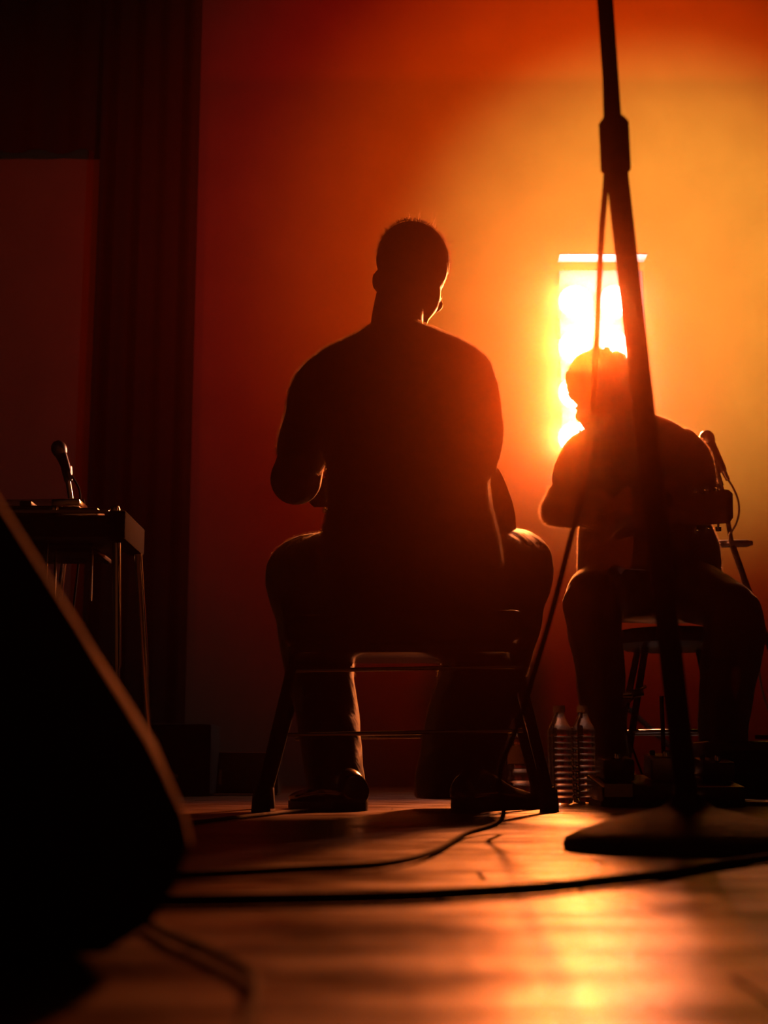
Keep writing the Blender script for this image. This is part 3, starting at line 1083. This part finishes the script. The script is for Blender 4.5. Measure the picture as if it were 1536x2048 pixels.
vm = empty('vocal_microphone', P(1425, 900, 4.75), 'vocal microphone tilted on a stand behind the shoulder of the right guitarist', 'microphone')
tp, tl = P(1407, 862, 4.75), P(1447, 942, 4.72)
mic(vm, tp, tl, 1.05)
MB().tube([tl - (tl - tp) * .04, tl + (tl - tp) * .22], [.0095, .0075], 12).build('cable_plug', M['dull_metal'], vm)
vs = empty('microphone_stand', (P(1520, 1, 4.8).x, 4.8, 0), 'thin boom microphone stand rising beside the right guitarist, at the right edge', 'microphone stand')
e0 = P(1430, 915, 4.76)
MB().tube([e0, P(1433, 945, 4.76), P(1436, 950, 4.76)], [.017, .017, .012], 12, smooth=3).build('microphone_clip', M['plastic'], vs)
MB().tube([P(1433, 948, 4.77), P(1440, 972, 4.77)], .0135, 12).build('clip_mount', M['dull_metal'], vs)
MB().tube([P(1440, 965, 4.78), P(1450, 1010, 4.79), P(1463, 1085, 4.8)], .0085, 12).build('boom_arm', M['stand'], vs)
hubp = P(1464, 1088, 4.8)
MB().tube([hubp + Vector((-.07, 0, -.002)), hubp + Vector((-.052, 0, 0)), hubp + Vector((.05, 0, .002)), hubp + Vector((.07, 0, .004))], [.008, .013, .013, .008], 12).build('boom_hub', M['dull_metal'], vs)
MB().tube([hubp, P(1500, 1190, 4.8), Vector((P(1530, 1, 4.8).x, 4.8, .2))], .011, 12).build('pole', M['stand'], vs)
for a_ in (90, 210, 330):
    d = Vector((math.cos(R(a_)), math.sin(R(a_)), 0))
    b_ = Vector((P(1530, 1, 4.8).x, 4.8, .21))
    MB().tube([b_, b_ + d * .32 - Vector((0, 0, .20))], .009, 8).build('leg', M['stand'], vs)
pts = [P(*q) for q in ((1455, 958, 4.72), (1466, 975, 4.72), (1476, 1000, 4.72), (1478, 1025, 4.73), (1472, 1048, 4.75), (1464, 1062, 4.77), (1459, 1072, 4.775), (1461, 1092, 4.775),
                       (1475, 1130, 4.775), (1490, 1180, 4.77), (1512, 1260, 4.77), (1530, 1400, 4.76))]
pts.append(Vector((P(1535, 1, 4.7).x, 4.7, .006)))
pts.append(Vector((P(1560, 1, 4.6).x, 4.5, .006)))
tag(MB().tube(pts, .0036, 8, smooth=6).build('microphone_cable', M['grey_cable']), 'pale cable looping from the microphone behind the right guitarist', 'cable')

vm = empty('vocal_microphone', P(118, 890, 3.9), 'small microphone on a stand rising behind the steel guitar at far left', 'microphone')
tp, tl = P(112, 882, 3.9), P(136, 945, 3.9)
mic(vm, tp, tl, .9)
MB().tube([tl - (tl - tp) * .04, tl + (tl - tp) * .22], [.009, .007], 12).build('cable_plug', M['dull_metal'], vm)
vs = empty('microphone_stand', (P(160, 1, 3.95).x, 3.95, 0), 'thin microphone stand standing behind the steel guitar at far left', 'microphone stand')
MB().tube([P(133, 935, 3.92), P(137, 962, 3.92)], [.016, .012], 12).build('microphone_clip', M['dull_metal'], vs)
MB().tube([P(135, 955, 3.93), P(142, 1000, 3.94), Vector((P(150, 1, 3.95).x, 3.95, .2))], .008, 12).build('pole', M['chrome'], vs)
for a_ in (90, 210, 330):
    d = Vector((math.cos(R(a_)), math.sin(R(a_)), 0))
    b_ = Vector((P(150, 1, 3.95).x, 3.95, .21))
    MB().tube([b_, b_ + d * .25 - Vector((0, 0, .20))], .008, 8).build('leg', M['stand'], vs)
pts = [P(*q) for q in ((142, 950, 3.9), (150, 962, 3.9), (158, 978, 3.9), (161, 1000, 3.9), (164, 1060, 3.9))]
pts.append(Vector((P(170, 1, 3.9).x, 3.88, .006)))
tag(MB().tube(pts, .0032, 8, smooth=6).build('microphone_cable', M['cable']), 'thin cable hanging from the far left microphone', 'cable')


# ------------------------------------------------------------------ water bottles
def bottle(x, y, z, h, r, label, ribs=11, group=None, wide=False):
    o = empty('water_bottle', (x, y, z), label, 'bottle')
    nk = .0125
    prof = [(.001, .003), (r * .6, .0), (r * .92, .004), (r, .014)]
    body_h = h * .74
    for i in range(ribs):
        z0 = .014 + (body_h - .02) * i / ribs
        dz = (body_h - .02) / ribs
        prof += [(r, z0 + dz * .15), (r * .985, z0 + dz * .4), (r * .93, z0 + dz * .55), (r * .985, z0 + dz * .7), (r, z0 + dz * .9)]
    prof += [(r, body_h), (r * .93, body_h + h * .04), (r * .6, body_h + h * .11), (nk * 1.1, body_h + h * .165), (nk, body_h + h * .19), (nk, h - .004), (.001, h - .004)]
    MB().lathe(prof, seg=32, c=(x, y, z)).build('bottle_shell', M['water'], o, angle=50)
    MB().lathe([(.0145, h - .018), (.0155, h - .016), (.0155, h - .002), (.0145, h), (.001, h)], seg=24, c=(x, y, z)).build('cap', M['white_plastic'], o)
    return o


bottle(P(1087, 1, 3.62).x, 3.62, 0, .245, .031, 'ribbed clear water bottle, left one of the pair, right beside the stool leg')
bottle(P(1132, 1, 3.72).x, 3.74, 0, .25, .031, 'ribbed clear water bottle, right one of the pair, behind the black pedal box')
b3 = bottle(P(1018, 1, 3.66).x, 3.66, 0, .225, .036, 'clear bottle with a paper label beside the right shoe of the middle guitarist', ribs=5)
MB().lathe([(.0368, .10), (.0368, .145), (.0364, .145), (.0364, .10)], seg=32, c=(P(1018, 1, 3.66).x, 3.66, 0)).build('label', M['label'], b3)

# ------------------------------------------------------------------ pedals and boxes in front of the right guitarist
px0, px1 = P(1150, 1, 3.5).x, P(1400, 1, 3.5).x
pbd = empty('pedalboard', ((px0 + px1) / 2, 3.5, 0), 'black pedalboard on the floor in front of the right guitarist', 'pedalboard')
MB().box(((px0 + px1) / 2, 3.52, .035), (px1 - px0, .26, .05), rot=Matrix.Rotation(R(6), 3, 'X'), bev=.004).build('board', M['black_metal'], pbd)
for i, (xx, hh) in enumerate(((1190, .05), (1278, .055), (1370, .045))):
    x_ = P(xx, 1, 3.5).x
    q = MB().box((x_, 3.53, .065 + hh / 2), (.075, .12, hh), rot=Matrix.Rotation(R(6), 3, 'X'), bev=.004).build('effect_pedal', M['dull_metal' if i == 1 else 'black_metal'], pbd)
    for s_ in (-1, 1):
        MB().lathe([(.007, 0), (.0065, .012), (.001, .012)], c=(x_ + s_ * .02, 3.56, .066 + hh), seg=12).build('knob', M['plastic'], q)
    MB().lathe([(.008, 0), (.008, .008), (.006, .012), (.001, .012)], c=(x_, 3.49, .062 + hh), seg=12).build('footswitch', M['chrome'], q)
for sx_ in (1155, 1395):
    MB().box((P(sx_, 1, 3.5).x, 3.5, .006), (.02, .2, .012)).build('rubber_foot', M['rubber'], pbd)
MB().box((P(1192, 1, 3.38).x, 3.387, .038), (.066, .003, .03)).build('label_plate', M['dull_metal'], pbd)
# guitar amplifier at the right edge
ax = P(1455, 1, 3.75).x
am = empty('amplifier', (ax + .06, 3.85, 0), 'black box amplifier low at the right edge, below the right knee of the guitarist', 'amplifier')
MB().box((ax + .07, 3.86, .085), (.42, .22, .15), bev=.01).build('cabinet', M['vinyl'], am)
MB().box((ax + .07, 3.745, .08), (.36, .012, .11), bev=.003).build('grille', M['carpet'], am)
MB().box((ax + .07, 3.86, .172), (.12, .02, .012), bev=.004).build('handle', M['rubber'], am)
for s_ in (-1, 1):
    for t_ in (-1, 1):
        MB().lathe([(.012, 0), (.012, .012), (.001, .012)], c=(ax + .07 + s_ * .17, 3.86 + t_ * .08, 0), seg=12).build('rubber_foot', M['rubber'], am)
# short microphone on a clamp stand between the knees
cm = empty('short_microphone_stand', (P(1262, 1, 3.9).x, 3.9, 0), 'short stand with a clamped instrument microphone low between the right guitarist\'s legs', 'microphone stand')
x_ = P(1275, 1, 3.9).x
zc = P(1270, 1392, 3.9).z
MB().lathe([(.06, 0), (.06, .008), (.02, .016), (.001, .016)], c=(x_, 3.9, 0), seg=32).build('base', M['cast'], cm)
MB().tube([(x_, 3.9, .01), (x_, 3.9, zc)], .006, 10).build('pole', M['stand'], cm)
MB().tube([P(1245, 1389, 3.9), P(1262, 1388, 3.9)], .0085, 14).build('microphone_capsule', M['chrome'], cm)
MB().tube([P(1262, 1388, 3.9), P(1286, 1384, 3.9)], .011, 14).build('microphone_barrel', M['black_metal'], cm)
MB().tube([P(1278, 1384, 3.9), P(1285, 1376, 3.9), P(1292, 1372, 3.9)], .005, 10).build('clamp_lever', M['dull_metal'], cm)
pts = [P(*q) for q in ((1272, 1392, 3.9), (1258, 1405, 3.89), (1247, 1420, 3.88), (1245, 1440, 3.87))] + [Vector((P(1248, 1, 3.86).x, 3.84, .006))]
tag(MB().tube(pts, .003, 8, smooth=6).build('microphone_cable', M['cable']), 'thin cable drooping from the small clamped microphone', 'cable')
# small case and tape mark at the left, on the far floor
x_ = P(500, 1, 5.0).x
bx = empty('equipment_case', (x_, 5.0, 0), 'low dark equipment case on the far floor left of the middle stool', 'case')
MB().box((x_, 5.05, .075), (.3, .2, .14), bev=.006).build('case_shell', M['black_metal'], bx)
MB().box((P(472, 1, 4.94).x, 4.94, .06), (.01, .008, .05), bev=.001).build('latch', M['label'], bx)
for s_ in (-1, 1):
    MB().box((x_ + s_ * .12, 5.05, .004), (.03, .14, .008)).build('rubber_foot', M['rubber'], bx)
x_ = P(355, 1, 4.6).x
b2x = empty('stage_monitor', (x_, 4.8, 0), 'black box on the far floor seen just right of the near speaker', 'speaker')
MB().box((x_, 4.85, .12), (.32, .26, .23), bev=.008).build('cabinet', M['carpet'], b2x)
MB().box((x_ + .03, 4.716, .066), (.05, .006, .012), rot=Matrix.Rotation(R(5), 3, 'Y')).build('name_plate', M['label'], b2x)
for s_ in (-1, 1):
    MB().box((x_ + s_ * .12, 4.85, .003), (.03, .2, .006)).build('rubber_foot', M['rubber'], b2x)
